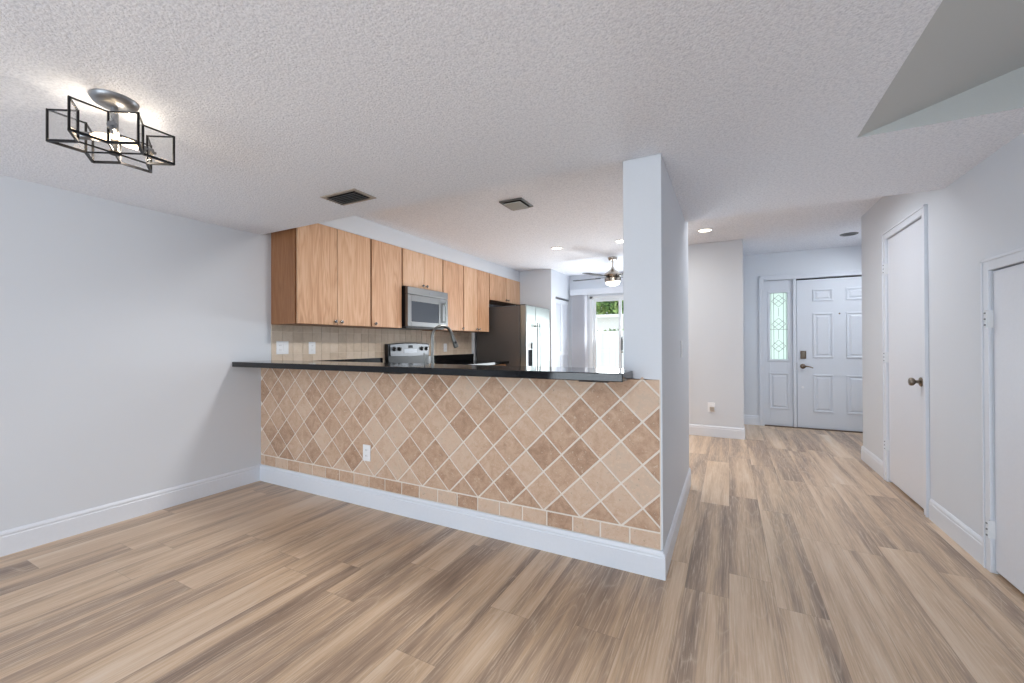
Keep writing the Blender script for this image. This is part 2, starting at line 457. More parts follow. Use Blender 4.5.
# baseboards
def base_prof(sgn=1, t=.013):
    return [(0, 0), (t*sgn, 0), (t*sgn, .104), ((t-.003)*sgn, .109), ((t-.003)*sgn, .114), ((t-.001)*sgn, .118), ((t-.003)*sgn, .126), ((t-.009)*sgn, .137), (0, .137)]
def baseboard(name, label, runs):
    m = MB()
    for axis, fixed, sgn, a, b in runs:
        pr = [(fixed+p[0], p[1]) for p in base_prof(sgn)]
        if axis == 'y': m.prism(pr, 1, a, b)
        else: m.prism(pr, 0, a, b)
    return struct(name, m, M['trim'], label, 'baseboard', smooth=False)
baseboard('baseboard_left', 'white baseboard along the long left wall', [('y', 0, 1, YB, 0)])
baseboard('baseboard_half', 'white baseboard below the diamond stone tiles', [('x', 0, -1, 0, XC1)])
baseboard('baseboard_column', 'white baseboard along the side of the wall stub facing the hall', [('y', XC1, 1, -.013, YC+.013), ('x', YC, 1, XC0, XC1)])
baseboard('baseboard_right', 'white baseboard between the tall closet door and the low closet door', [('y', XR, -1, .882, 1.556)])
baseboard('baseboard_right', 'short white baseboard past the tall closet door at the wall end', [('y', XR, -1, 2.462, 3.163), ('x', 3.15, 1, XR, 5.6)])
baseboard('baseboard_hall', 'white baseboard under the low hall outlet', [('x', 3.61, -1, 2.9, 3.774), ('y', 3.774, 1, 3.597, 4.71)])
baseboard('baseboard_entry', 'short white baseboard left of the front door sidelight', [('x', 4.71, -1, 3.774, 4.008)])
baseboard('baseboard_kitchen', 'white baseboard along the breakfast corner below the blinds', [('x', 5.3, -1, .95, 1.29), ('y', .95, 1, 4.36, 4.52)])

# ------------------------------------------------------------------ stone tile on the half wall
def clip(poly, x0, x1, z0, z1):
    def cut(P, f, inter):
        out = []
        for i in range(len(P)):
            a, b = P[i-1], P[i]
            fa, fb = f(a), f(b)
            if fb >= 0:
                if fa < 0: out.append(inter(a, b, fa, fb))
                out.append(b)
            elif fa >= 0: out.append(inter(a, b, fa, fb))
        return out
    it = lambda a, b, fa, fb: (a[0]+(b[0]-a[0])*fa/(fa-fb), a[1]+(b[1]-a[1])*fa/(fa-fb))
    for f in (lambda p: p[0]-x0, lambda p: x1-p[0], lambda p: p[1]-z0, lambda p: z1-p[1]):
        if len(poly) < 3: return []
        poly = cut(poly, f, it)
    out = []
    for q in poly:
        if not out or (abs(q[0]-out[-1][0])+abs(q[1]-out[-1][1])) > 1e-5: out.append(q)
    if len(out) > 1 and (abs(out[0][0]-out[-1][0])+abs(out[0][1]-out[-1][1])) <= 1e-5: out.pop()
    return out
def inset(poly, d):
    n = len(poly); out = []
    A = sum(poly[i][0]*poly[(i+1) % n][1]-poly[(i+1) % n][0]*poly[i][1] for i in range(n))/2
    sg = 1 if A > 0 else -1
    for i in range(n):
        p0, p1, p2 = Vector(poly[i-1]), Vector(poly[i]), Vector(poly[(i+1) % n])
        e1 = (p1-p0).normalized(); e2 = (p2-p1).normalized()
        n1 = Vector((-e1.y, e1.x))*sg; n2 = Vector((-e2.y, e2.x))*sg
        b = (n1+n2); k = 1+n1.dot(n2)
        if k < .05: k = .05
        out.append(tuple(p1 + b*(d/k)))
    return out
def tile_face(mb, poly, plane, depth, gr, bev):
    """adds one tumbled tile: wall plane at `plane`, face at plane-depth, chamfered rim"""
    base = inset(poly, gr)
    face = inset(poly, gr+bev)
    xs = [p[0] for p in face]; zs = [p[1] for p in face]
    if len(poly) < 3 or max(xs)-min(xs) < .006 or max(zs)-min(zs) < .006: return
    ap = mb
    A = [ap.bm.verts.new(mb.P(p, 0)) for p in base]
    B = [ap.bm.verts.new(mb.P(p, depth-bev*.5)) for p in base]
    C = [ap.bm.verts.new(mb.P(p, depth)) for p in face]
    n = len(base)
    ap.bm.faces.new(C)
    for i in range(n):
        j = (i+1) % n
        ap.bm.faces.new((A[i], A[j], B[j], B[i])); ap.bm.faces.new((B[i], B[j], C[j], C[i]))

tp = thing('tile_facing', 'diamond-set beige stone tiles with a square border row on the half wall', 'wall tile', (0, .012, .137), kind='structure')
X_END = 3.309
obj('grout_bed', MB().box(0, X_END, .0045, .012, .12, .994), M['grout'], tp)
m = MB(); m.P = lambda p, d: (p[0], .006-d, p[1])
hx, hz, x0, zb = .1103, .1103, .243, .2235
for i in range(-4, 31):
    for kk in range(-2, 9):
        if (i+kk) % 2 == 0: continue
        # vertex (i,k) is the bottom corner of a diamond
        vx, vz = x0+hx*i, zb+hz*(kk+1)
        poly = [(vx, vz), (vx+hx, vz+hz), (vx, vz+2*hz), (vx-hx, vz+hz)]
        poly = clip(poly, 0.0, X_END, zb, .999)
        if len(poly) >= 3: tile_face(m, poly, 0, .006, .0052, .0022)
obj('diamond_tiles', m, M['travertine'], tp)
m = MB(); m.P = lambda p, d: (p[0], .006-d, p[1])
xx = .004
edges = [X_END-.155*i for i in range(22)]
for e in edges:
    poly = clip([(e-.155, .137), (e, .137), (e, zb), (e-.155, zb)], 0.0, X_END, .130, zb)
    if len(poly) >= 3: tile_face(m, poly, 0, .006, .0046, .0022)
obj('border_tiles', m, M['travertine'], tp)

# backsplash on the left wall
bs = thing('backsplash', 'small beige stone backsplash tiles under the oak wall cabinets', 'backsplash', (0, 1.7, 1.0), kind='structure')
obj('grout_bed', MB().box(0, .005, .094, 3.335, .914, 1.36), M['grout2'], bs)
m = MB(); m.P = lambda p, d: (.004+d, p[0], p[1])
ts = .1016
for i in range(0, 33):
    for kk in range(0, 5):
        poly = clip([(.094+ts*i, 1.02-.03+ts*kk), (.094+ts*(i+1), .99+ts*kk), (.094+ts*(i+1), .99+ts*(kk+1)), (.094+ts*i, .99+ts*(kk+1))], .094, 3.335, .914, 1.36)
        if len(poly) >= 3: tile_face(m, poly, 0, .006, .0018, .0016)
obj('stone_tiles', m, M['splash_tile'], bs)

# ------------------------------------------------------------------ worktops
bar = MB()
bar.prism([(0, -.235), (3.175, -.235), (3.175, -.002), (XC0-.002, -.002), (XC0-.002, .16), (0, .16)], 2, .996, 1.037)
tag(obj('bar_top', bar, M['granite'], None, bevel=.004), 'long polished black stone bar top on the tiled half wall', 'counter')
def bracket(x, label):
    m = MB(); m.box(x, x+.15, -.16, -.001, .984, .9955)
    o = obj('support_bracket', m, M['black_metal'], None, bevel=.002, origin=(x, -.08, .99))
    tag(o, label, 'bracket', 'steel brackets under the bar top')
bracket(1.60, 'flat black steel bracket under the bar top below the range')
bracket(2.935, 'flat black steel bracket under the bar top near its right end')

m = MB()
m.prism([(0, .132), (3.124, .132), (3.124, .79), (.64, .79), (.64, 1.425), (0, 1.425)], 2, .876, .914)
m.box(0, .02, .165, 1.425, .914, 1.018)
tag(obj('worktop', m, M['granite'], None, bevel=.003), 'black stone kitchen worktop left of the range, behind the bar', 'counter')
m = MB(); m.box(0.008, .655, 2.205, 3.385, .876, .914).box(.012, .03, 2.205, 3.365, .914, 1.02)
tag(obj('worktop', m, M['granite'], None, bevel=.003), 'black stone worktop and upstand between range and refrigerator', 'counter')

# ------------------------------------------------------------------ cabinets
def knob(parent, pos, axis):
    m = MB(); m.lathe([(.0, 0), (.006, 0), (.005, .012), (.010, .016), (.016, .021), (.016, .027), (.009, .032), (0, .033)], pos, axis, 16)
    return obj('knob', m, M['chrome'], parent, smooth=True)
def wall_cabinet(label, y0, y1, z0, doors, first=False, knobz=.035):
    c = thing('wall_cabinet', label, 'cabinet', ((.17, (y0+y1)/2, z0)), 'oak wall cabinets over the kitchen run')
    m = MB(); m.box(.0, .330, y0, y1, z0, 2.266)
    obj('body', m, M['oak_edge'], c, bevel=.0015)
    for (a, b, kside) in doors:
        d = obj('door', MB().box(.342, .362, a+.003, b-.003, z0+.003, 2.262), M['oak'], c, bevel=.003)
        if kside: knob(d, (.362, b-.035 if kside == 'r' else a+.035, z0+knobz), (1, 0, 0))
Z0 = 1.355
wall_cabinet('tall double door oak wall cabinet nearest the dining area, with exposed end panel', .094, .912, Z0, [(.096, .503, 'r'), (.503, .912, 'l')])
wall_cabinet('single door oak wall cabinet just left of the microwave', .926, 1.372, Z0, [(.928, 1.370, 'l')])
wall_cabinet('short double door oak cabinet above the microwave', 1.386, 2.124, 1.838, [(1.388, 1.755, 'r'), (1.755, 2.122, 'l')])
wall_cabinet('narrow single door oak wall cabinet just right of the microwave', 2.138, 2.594, Z0, [(2.140, 2.592, 'r')])
wall_cabinet('tall double door oak wall cabinet between the narrow cabinet and the refrigerator', 2.606, 3.290, Z0, [(2.608, 2.948, 'r'), (2.948, 3.288, 'l')])
wall_cabinet('short double door oak cabinet above the refrigerator', 3.304, 4.356, 1.856, [(3.306, 3.852, 'r'), (3.852, 4.354, 'l')])

def base_cabinet(label, y0, y1, nd):
    c = thing('base_cabinet', label, 'cabinet', (.3, (y0+y1)/2, 0), 'oak base cabinets')
    obj('body', MB().box(.03, .585, y0, y1, .1, .874), M['oak_edge'], c, bevel=.0015)
    obj('toe_kick', MB().box(.03, .52, y0, y1, 0, .1), M['dark'], c)
    wd = (y1-y0)/nd
    for i in range(nd):
        a, b = y0+wd*i+.003, y0+wd*(i+1)-.003
        d = obj('door', MB().box(.586, .606, a, b, .11, .70), M['oak'], c, bevel=.003)
        knob(d, (.606, b-.04 if i % 2 == 0 else a+.04, .65), (1, 0, 0))
        d = obj('drawer', MB().box(.586, .606, a, b, .71, .868), M['oak'], c, bevel=.003)
        knob(d, (.606, (a+b)/2, .79), (1, 0, 0))
base_cabinet('oak base cabinet with drawers between the range and the refrigerator', 2.21, 3.375, 2)
base_cabinet('oak base cabinet left of the range below the corner worktop', .80, 1.42, 1)
c = thing('base_cabinet', 'oak sink base cabinets behind the tiled half wall', 'cabinet', (1.6, .45, 0), 'oak base cabinets')
obj('body', MB().box(.61, 3.12, .135, .745, .1, .874), M['oak_edge'], c)
obj('toe_kick', MB().box(.61, 3.12, .135, .69, 0, .1), M['dark'], c)
for i in range(5):
    obj('door', MB().box(.66+i*.49, .66+i*.49+.484, .746, .766, .11, .868), M['oak'], c, bevel=.003)

# ------------------------------------------------------------------ microwave
mw = thing('microwave', 'stainless over-the-range microwave under the short oak cabinet', 'microwave', (.22, 1.765, 1.362))
my0, my1 = 1.392, 2.142
obj('body', MB().box(.015, .392, my0, my1, 1.372, 1.832), M['black'], mw, bevel=.002)
obj('underside_grille', MB().box(.04, .38, my0+.03, my1-.03, 1.360, 1.372), M['black'], mw)
vs = obj('vent_strip', MB().box(.392, .430, my0, my1, 1.745, 1.828), M['steel'], mw, bevel=.004)
obj('badge', MB().box(.430, .4325, 1.775, 1.83, 1.778, 1.790), M['grey_metal'], vs)
dr = MB()
ya, yb, za, zb2 = my0, 2.118, 1.380, 1.740
wy0, wy1, wz0, wz1 = 1.452, 1.955, 1.432, 1.668
dr.box(.392, .430, ya, wy0, za, zb2).box(.392, .430, wy1, yb, za, zb2).box(.392, .430, wy0, wy1, za, wz0).box(.392, .430, wy0, wy1, wz1, zb2)
dm = obj('door', dr, M['steel'], mw, bevel=.003)
obj('window', MB().box(.395, .424, wy0, wy1, wz0, wz1), M['oven_glass'], dm)
h = MB()
h.bar((.460, 2.055, 1.435), (.460, 2.055, 1.70), .010, n=12).bar((.428, 2.055, 1.455), (.460, 2.055, 1.455), .007).bar((.428, 2.055, 1.68), (.460, 2.055, 1.68), .007)
obj('handle', h, M['steel_v'], dm, smooth=True)
obj('control_strip', MB().box(.392, .428, 2.12, my1, 1.380, 1.740), M['steel'], mw, bevel=.002)

# ------------------------------------------------------------------ range
rg_ = thing('range', 'stainless electric range with raised control panel, seen over the bar top', 'range', (.34, 1.815, 0))
ry0, ry1 = 1.437, 2.193
obj('body', MB().box(.03, .62, ry0, ry1, .02, .900), M['black'], rg_, bevel=.004)
obj('cooktop', MB().box(.035, .655, ry0-.004, ry1+.004, .900, .918), M['black_glass'], rg_, bevel=.004)
od = obj('oven_door', MB().box(.62, .655, ry0+.01, ry1-.01, .22, .79), M['steel'], rg_, bevel=.006)
obj('oven_window', MB().box(.655, .658, ry0+.13, ry1-.13, .34, .62), M['black_glass'], od)
obj('handle', MB().bar((.70, ry0+.06, .735), (.70, ry1-.06, .735), .012, n=12).bar((.65, ry0+.09, .735), (.70, ry0+.09, .735), .008).bar((.65, ry1-.09, .735), (.70, ry1-.09, .735), .008), M['steel_v'], od, smooth=True)
obj('drawer', MB().box(.62, .65, ry0+.01, ry1-.01, .05, .20), M['steel'], rg_, bevel=.005)
m = MB()
pts = [(ry0+.012, .918)]
N = 14
for i in range(N+1):
    f = i/N; pts.append((ry0+(ry1-ry0)*f, 1.178+.014*math.sin(math.pi*f)))
pts.append((ry1-.012, .918))
m.prism(pts, 0, .032, .085)
bgd = obj('backguard', m, M['black'], rg_, bevel=.004)
m = MB(); pts = [(ry0+.03, 1.036)]
for i in range(N+1):
    f = i/N; pts.append((ry0+.025+(ry1-ry0-.05)*f, 1.172+.012*math.sin(math.pi*f)))
pts.append((ry1-.03, 1.036)); 
for i in range(1, N): 
    f = 1-i/N; pts.append((ry0+.03+(ry1-ry0-.06)*f, 1.036-.010*math.sin(math.pi*f)))
m.prism(pts, 0, .083, .098)
cp = obj('control_panel', m, M['range_steel'], rg_, bevel=.003)
for ky in (1.525, 1.615, 2.025, 2.115):
    kb = MB().lathe([(0, 0), (.027, 0), (.026, .006), (.021, .010), (.018, .026), (0, .027)], (.098, ky, 1.118), (1, 0, 0), 20)
    ko = obj('knob', kb, M['black'], cp, smooth=True)
    obj('grip', MB().box(.124, .132, ky-.004, ky+.004, 1.098, 1.138), M['chrome'], ko, bevel=.001)
obj('display', MB().box(.098, .1005, 1.775, 1.85, 1.128, 1.162), M['display'], cp)
obj('keypad', MB().box(.098, .0995, 1.70, 1.93, 1.07, 1.115), M['grey_metal'], cp)

# ------------------------------------------------------------------ refrigerator
fr = thing('refrigerator', 'side by side stainless refrigerator with dark grey case', 'refrigerator', (.45, 3.875, 0))
fy0, fy1 = 3.42, 4.335
obj('case', MB().box(.045, .815, fy0+.004, fy1-.004, .03, 1.752), M['case'], fr, bevel=.006)
obj('kick_grille', MB().box(.1, .85, fy0+.02, fy1-.02, .0, .075), M['black'], fr)
obj('hinge_cover', MB().box(.74, .9, fy0+.02, fy0+.10, 1.752, 1.772), M['black'], fr, bevel=.004)
fs = 3.752
fd = obj('freezer_door', MB().box(.825, .930, fy0, fs-.003, .085, 1.760), M['steel_v'], fr, bevel=.012, segs=4)
ds = obj('dispenser', MB().box(.925, .934, 3.455, 3.635, .82, 1.20), M['grey_metal'], fd, bevel=.004)
obj('dispenser_recess', MB().box(.930, .9365, 3.475, 3.62, .835, 1.085), M['recess'], ds, bevel=.001)
obj('dispenser_panel', MB().box(.930, .9365, 3.475, 3.57, 1.10, 1.185), M['damper'], ds, bevel=.002)
obj('dispenser_display', MB().box(.930, .9365, 3.575, 3.622, 1.10, 1.185), M['recess'], ds)
def fhandle(y, par):
    m = MB(); m.bar((.985, y, .55), (.985, y, 1.50), .0125, n=12)
    for z in (.60, 1.45): m.bar((.93, y, z), (.985, y, z), .010)
    obj('handle', m, M['steel_v'], par, smooth=True)
fhandle(fs-.045, fd)
fdr = obj('fridge_door', MB().box(.825, .930, fs+.003, fy1, .085, 1.760), M['steel_v'], fr, bevel=.012, segs=4)
fhandle(fs+.05, fdr)

# ------------------------------------------------------------------ faucet
fx_, fy_ = 1.590, .36
fa = thing('kitchen_faucet', 'tall brushed steel gooseneck faucet rising behind the bar top', 'faucet', (fx_, fy_, .914))
m = MB(); m.lathe([(0, 0), (.030, 0), (.030, .006), (.024, .012), (.021, .02), (.021, .10), (.017, .115), (0, .116)], (fx_, fy_, .9145), (0, 0, 1), 24)
obj('base', m, M['faucet_steel'], fa, smooth=True)
dirv = Vector((.55, .83, 0)).normalized()
R = .080
pts = [Vector((fx_, fy_, 1.02)), Vector((fx_, fy_, 1.12)), Vector((fx_, fy_, 1.225))]
cen = Vector((fx_, fy_, 1.238))+dirv*R
for i in range(0, 15):
    a = math.pi - math.pi*i/14*.92
    pts.append(cen + dirv*(R*math.cos(a)) + Vector((0, 0, R*math.sin(a))))
e = pts[-1]; dd = (pts[-1]-pts[-2]).normalized()
pts.append(e+dd*.02)
obj('spout', MB().tube(pts, .0115, 12), M['faucet_steel'], fa, smooth=True)
sp = MB(); a = e+dd*.018
sp.lathe([(0, 0), (.0135, 0), (.0145, .02), (.019, .08), (.019, .094), (.015, .098), (0, .098)], a, dd, 16)
so = obj('spray_head', sp, M['faucet_steel'], fa, smooth=True)
side = dirv.cross(Vector((0, 0, 1)))
bt = MB(); q = a+dd*.055+side*.015
bt.lathe([(0, 0), (.011, 0), (.010, .006), (0, .007)], q, side, 12)
obj('button', bt, M['black'], so, smooth=True)
hd = MB(); hp = Vector((fx_, fy_, .985)); lv = Vector((-.80, .1, 0)).normalized()
hd.bar(hp, hp+lv*.040, .012, n=12).tube([hp+lv*.035, hp+lv*.075+Vector((0, 0, .02)), hp+lv*.085+Vector((0, 0, .06)), hp+lv*.088+Vector((0, 0, .125))], [.008, .007, .006, .0055], 10)
obj('lever_handle', hd, M['faucet_steel'], fa, smooth=True)

# ------------------------------------------------------------------ outlets and switches
def plate(name, label, cat, pos, normal, w=.074, h=.118, kind='duplex', group=None):
    n = Vector(normal); up = Vector((0, 0, 1)); sd = up.cross(n)
    o = thing(name, label, cat, pos, group)
    P = Vector(pos)
    def bx(nm, a0, a1, b0, b1, d0, d1, mat, par, bev=.0):
        m = MB(); vs = []
        for d in (d0, d1):
            for b in (b0, b1):
                for a in (a0, a1): vs.append(m.bm.verts.new(P+sd*a+up*b+n*d))
        for f in ((0, 2, 3, 1), (4, 5, 7, 6), (0, 1, 5, 4), (2, 6, 7, 3), (0, 4, 6, 2), (1, 3, 7, 5)): m.bm.faces.new([vs[i] for i in f])
        return obj(nm, m, mat, par, bevel=bev)
    pl = bx('cover_plate', -w/2, w/2, -h/2, h/2, 0.0005, .006, M['plate'], o, .002)
    xs = [0] if w < .1 else [-.023, .023]
    for i, xx in enumerate(xs):
        kk = kind if isinstance(kind, str) else kind[i]
        if kk == 'duplex':
            for zz in (-.021, .021):
                r = bx('socket', xx-.016, xx+.016, zz-.014, zz+.014, .006, .0085, M['plate'], o, .002)
                for s in (-.006, .006): bx('slot', xx+s-.0012, xx+s+.0012, zz-.004, zz+.006, .0085, .0088, M['slot'], r)
        elif kk == 'rocker':
            bx('rocker', xx-.016, xx+.016, -.033, .033, .006, .010, M['plate'], o, .002)
        elif kk == 'plug':
            bx('socket', xx-.016, xx+.016, .007, .035, .006, .0085, M['plate'], o, .002)
            bx('plug_in_cover', xx-.018, xx+.030, -.045, .006, .006, .030, M['register'], o, .004)
    return o
plate('wall_outlet', 'white double-gang outlet on the backsplash near the wall cabinet end panel', 'outlet', (.0105, .192, 1.148), (1, 0, 0), .116, .118, ('duplex', 'rocker'))
plate('wall_outlet', 'white single outlet on the backsplash, second from the dining wall', 'outlet', (.0105, .495, 1.143), (1, 0, 0))
plate('wall_outlet', 'white outlet on the backsplash behind the faucet, right of the range', 'outlet', (.0105, 2.64, 1.125), (1, 0, 0))
plate('wall_outlet', 'white outlet low in the diamond stone tiles', 'outlet', (1.279, -.0005, .388), (0, -1, 0))
plate('wall_outlet', 'white outlet with a small tan plug-in near the floor of the hall wall', 'outlet', (3.417, 3.61, .369), (0, -1, 0), .082, .12, 'plug')
plate('light_switch', 'white rocker light switch on the wall stub facing the hall', 'switch', (XC1, .934, 1.137), (1, 0, 0), kind='rocker')

# ------------------------------------------------------------------ doors
def hinge(parent, x, y, z, h=.09):
    m = MB(); m.bar((x-.020, y, z-h/2), (x-.020, y, z+h/2), .0065, n=10).box(x-.017, x+.004, y-.004, y+.002, z-h/2, z+h/2)
    for k in (-.03, 0, .03): m.box(x-.0285, x-.020, y-.0045, y+.0045, z+k-.0035, z+k+.0035, mi=1)
    obj('hinge', m, [M['alum'], M['slot']], parent, smooth=True)
def casing_prof(m, axis_y0, axis_y1, ztop, x, wd=.058, t=.016):
    """flat stepped casing round an opening in the wall plane X=x facing -X"""
    for (a, b) in ((axis_y0-wd, axis_y0), (axis_y1, axis_y1+wd)):
        m.box(x-t*.7, x, a, b, 0, ztop+wd)
        e = (a, a+.014) if a < axis_y0-.001 else (b-.014, b)
        m.box(x-t, x-t*.7, e[0], e[1], 0, ztop+wd)
    m.box(x-t*.7, x, axis_y0, axis_y1, ztop, ztop+wd)
    m.box(x-t, x-t*.7, axis_y0-wd, axis_y1+wd, ztop+wd-.014, ztop+wd)
# tall flush closet door
d = thing('door_2', 'tall plain white flush closet door with a round metal knob', 'door', (XR, 2.01, 0), kind='structure')
lf = obj('door_leaf', MB().box(XR+.004, XR+.040, D2a+.004, D2b-.004, .018, D2z-.005), M['door'], d, bevel=.002)
m = MB(); casing_prof(m, D2a, D2b, D2z, XR, .060, .020)
obj('casing', m, M['trim'], d, bevel=.002)
for z in (1.80, 1.054, .31): hinge(lf, XR, D2b-.003, z)
m = MB(); m.lathe([(0, 0), (.033, 0), (.033, .005), (.026, .010), (.012, .013), (.011, .030), (.020, .036), (.028, .046), (.029, .056), (.024, .064), (.012, .068), (0, .069)], (XR+.004, 1.718, .90), (-1, 0, 0), 24)
obj('knob', m, M['pewter'], lf, smooth=True)
obj('gap_shade_panel', MB().box(XR+.044, XR+.05, D2a, D2b, 0, D2z), M['dark'], d)  # dark sheet behind the leaf, paints the shade in the door gap
obj('latch', MB().box(XR-.002, XR+.006, D2a-.001, D2a+.006, .87, .93), M['pewter'], d)
# low under-stair door
d = thing('door_3', 'low white under-stair closet door at the right edge', 'door', (XR, .44, 0), kind='structure')
lf = obj('door_leaf', MB().box(XR+.004, XR+.040, D3a+.004, D3b-.004, .018, D3z-.006), M['door'], d, bevel=.002)
m = MB(); casing_prof(m, D3a, D3b, D3z, XR, .060, .018)
obj('casing', m, M['trim'], d, bevel=.002)
for z in (1.296, .222): hinge(lf, XR, D3b-.003, z)
obj('gap_shade_panel', MB().box(XR+.044, XR+.05, D3a, D3b, 0, D3z), M['dark'], d)  # same dark sheet, shade of the gap under the low leaf

# front door
def raised_panel(m, x0, x1, z0, z1, y):
    """moulded rim standing off plane y (towards -Y) round a raised field"""
    r = .022
    for a in ((x0, x1, z0, z0+r), (x0, x1, z1-r, z1), (x0, x0+r, z0+r, z1-r), (x1-r, x1, z0+r, z1-r)):
        m.box(a[0], a[1], y-.012, y, a[2], a[3])
    A = [(x0+r+.012, z0+r+.012), (x1-r-.012, z0+r+.012), (x1-r-.012, z1-r-.012), (x0+r+.012, z1-r-.012)]
    B = inset(A, .02)
    va = [m.bm.verts.new((p[0], y, p[1])) for p in A]; vb = [m.bm.verts.new((p[0], y-.008, p[1])) for p in B]
    m.bm.faces.new(vb)
    for i in range(4): m.bm.faces.new((va[i], va[(i+1) % 4], vb[(i+1) % 4], vb[i]))
d = thing('door_1', 'white six-panel front door with bronze lever and keypad deadbolt', 'door', (4.9, 4.72, 0), kind='structure')
DX0, DX1, DY = 4.452, 5.366, 4.735
lf = obj('door_leaf', MB().box(DX0, DX1, DY, DY+.044, .012, 2.042), M['entry_door'], d, bevel=.002)
cols = ((4.634, 4.858), (4.996, 5.222))
rows = ((.232, .745), (.972, 1.580), (1.742, 1.906))
for (a, b) in cols:
    for (z0, z1) in rows:
        m = MB(); raised_panel(m, a, b, z0, z1, DY); obj('panel', m, M['entry_door'], lf, bevel=.004)
m = MB(); m.box(4.490, 4.556, DY-.016, DY, .955, 1.065)
db = obj('deadbolt_keypad', m, M['bronze'], lf, bevel=.006, segs=3)
obj('keypad_cover', MB().box(4.502, 4.544, DY-.024, DY-.016, .985, 1.052), M['pewter'], db, bevel=.004)
m = MB(); m.lathe([(0, 0), (.034, 0), (.033, .006), (.024, .012), (.012, .014), (.011, .045), (0, .046)], (4.518, DY, .852), (0, -1, 0), 24)
m.tube([(4.518, DY-.042, .852), (4.55, DY-.046, .855), (4.585, DY-.046, .850), (4.612, DY-.044, .842), (4.628, DY-.040, .832)], [.010, .009, .008, .0075, .006], 10)
obj('lever_handle', m, M['bronze'], lf, smooth=True)
obj('cover_disc', MB().lathe([(0, 0), (.016, 0), (.015, .003), (0, .0035)], (4.515, DY, .562), (0, -1, 0), 16), M['plate'], lf, smooth=True)
obj('peephole', MB().lathe([(0, 0), (.011, 0), (.010, .004), (.005, .005), (0, .003)], (4.926, DY, 1.565), (0, -1, 0), 16), M['bronze'], lf, smooth=True)
obj('strike_plate', MB().box(4.437, 4.450, DY-.006, DY+.01, .80, .90), M['bronze'], d)
m = MB()
m.box(4.008, 4.060, 4.694, 4.80, 0, 2.118).box(5.372, 5.44, 4.694, 4.80, 0, 2.118).box(4.060, 5.372, 4.694, 4.80, 2.060, 2.118)
m.box(4.404, 4.444, 4.704, 4.80, 0, 2.060)
m.box(4.0, 4.02, 4.688, 4.694, 0, 2.13).box(4.0, 5.45, 4.688, 4.694, 2.105, 2.13)
obj('casing', m, M['entry_door'], d, bevel=.003)
obj('gap_dark_stop', MB().box(4.40, 5.40, DY+.045, DY+.06, 2.0, 2.066).box(5.33, 5.40, DY+.045, DY+.06, .012, 2.0).box(4.41, 4.48, DY+.045, DY+.06, .012, 2.0), M['dark'], d)  # dark strips added to block leaking light and darken the door gap
obj('threshold', MB().box(4.06, 5.372, 4.70, 4.84, 0, .012), M['bronze'], d, bevel=.002)
# sidelight
sl = thing('window_1', 'narrow leaded glass sidelight beside the front door', 'sidelight', (4.23, 4.74, 0), kind='structure')
gx0, gx1, gz0, gz1 = 4.137, 4.343, .945, 1.880
m = MB(); y0, y1 = 4.735, 4.775
m.box(4.062, gx0, y0, y1, .012, 2.058).box(gx1, 4.402, y0, y1, .012, 2.058).box(gx0, gx1, y0, y1, .012, gz0).box(gx0, gx1, y0, y1, gz1, 2.058)
pf = obj('sash_frame', m, M['entry_door'], sl, bevel=.002)
m = MB()
for a in ((gx0-.03, gx1+.03, gz0-.03, gz0), (gx0-.03, gx1+.03, gz1, gz1+.03), (gx0-.03, gx0, gz0, gz1), (gx1, gx1+.03, gz0, gz1)):
    m.box(a[0], a[1], y0-.008, y0, a[2], a[3])
obj('glazing_bead', m, M['entry_door'], sl, bevel=.003)
m = MB(); raised_panel(m, 4.122, 4.366, .243, .757, y0); obj('panel', m, M['entry_door'], sl, bevel=.004)
gl = obj('pane', MB().box(gx0, gx1, y0+.014, y0+.018, gz0, gz1), M['leaded'], sl)
m = MB(); yc = y0+.012; rc = .0026
gc = (gx0+gx1)/2; gw = gx1-gx0
def came(a, b): m.bar((a[0], yc, a[1]), (b[0], yc, b[1]), rc, square=True)
for fx2 in (.22, .78): came((gx0+gw*fx2, gz0), (gx0+gw*fx2, gz1))
hh = gz1-gz0
for zc in (gz1-.12*hh, gz0+.53*hh, gz0+.20*hh):
    dz = .085
    came((gc, zc+dz), (gx1-.02, zc)); came((gx1-.02, zc), (gc, zc-dz)); came((gc, zc-dz), (gx0+.02, zc)); came((gx0+.02, zc), (gc, zc+dz))
    came((gx0+gw*.22, zc+.05), (gx0+gw*.78, zc-.05)); came((gx0+gw*.78, zc+.05), (gx0+gw*.22, zc-.05))
for zc in (gz0+.06*hh, gz0+.36*hh, gz0+.70*hh): came((gc, zc-.05), (gc, zc+.07))
for zc in (gz0+.45*hh,): came((gx0, zc), (gx1, zc))
for fx2 in (.06, .94): came((gx0+gw*fx2, gz0), (gx0+gw*fx2, gz1))
obj('lead_came', m, M['grey_metal'], gl)

# sliding glass door
sd_ = thing('window_2', 'sliding glass door past the kitchen, looking out to a white fence', 'sliding door', (2.1, 5.36, 0), kind='structure')
m = MB()
m.box(SX0, SX0+.05, 5.30, 5.40, 0, SZ).box(SX1-.05, SX1, 5.30, 5.40, 0, SZ).box(SX0, SX1, 5.30, 5.40, SZ-.045, SZ).box(SX0, SX1, 5.30, 5.40, 0, .03)
obj('frame', m, M['alum'], sd_, bevel=.002)
def leaf(nm, x0, x1, y):
    m = MB(); r = .045
    m.box(x0, x0+r, y, y+.03, .03, SZ-.045).box(x1-r, x1, y, y+.03, .03, SZ-.045).box(x0+r, x1-r, y, y+.03, .03, .09).box(x0+r, x1-r, y, y+.03, SZ-.095, SZ-.045)
    o = obj(nm, m, M['alum'], sd_, bevel=.002)
    obj('pane', MB().box(x0+r, x1-r, y+.013, y+.017, .09, SZ-.095), M['glass'], o)
    return o
leaf('fixed_leaf', SX0+.05, 1.905, 5.355)
l2 = leaf('sliding_leaf', 1.86, SX1-.05, 5.315)
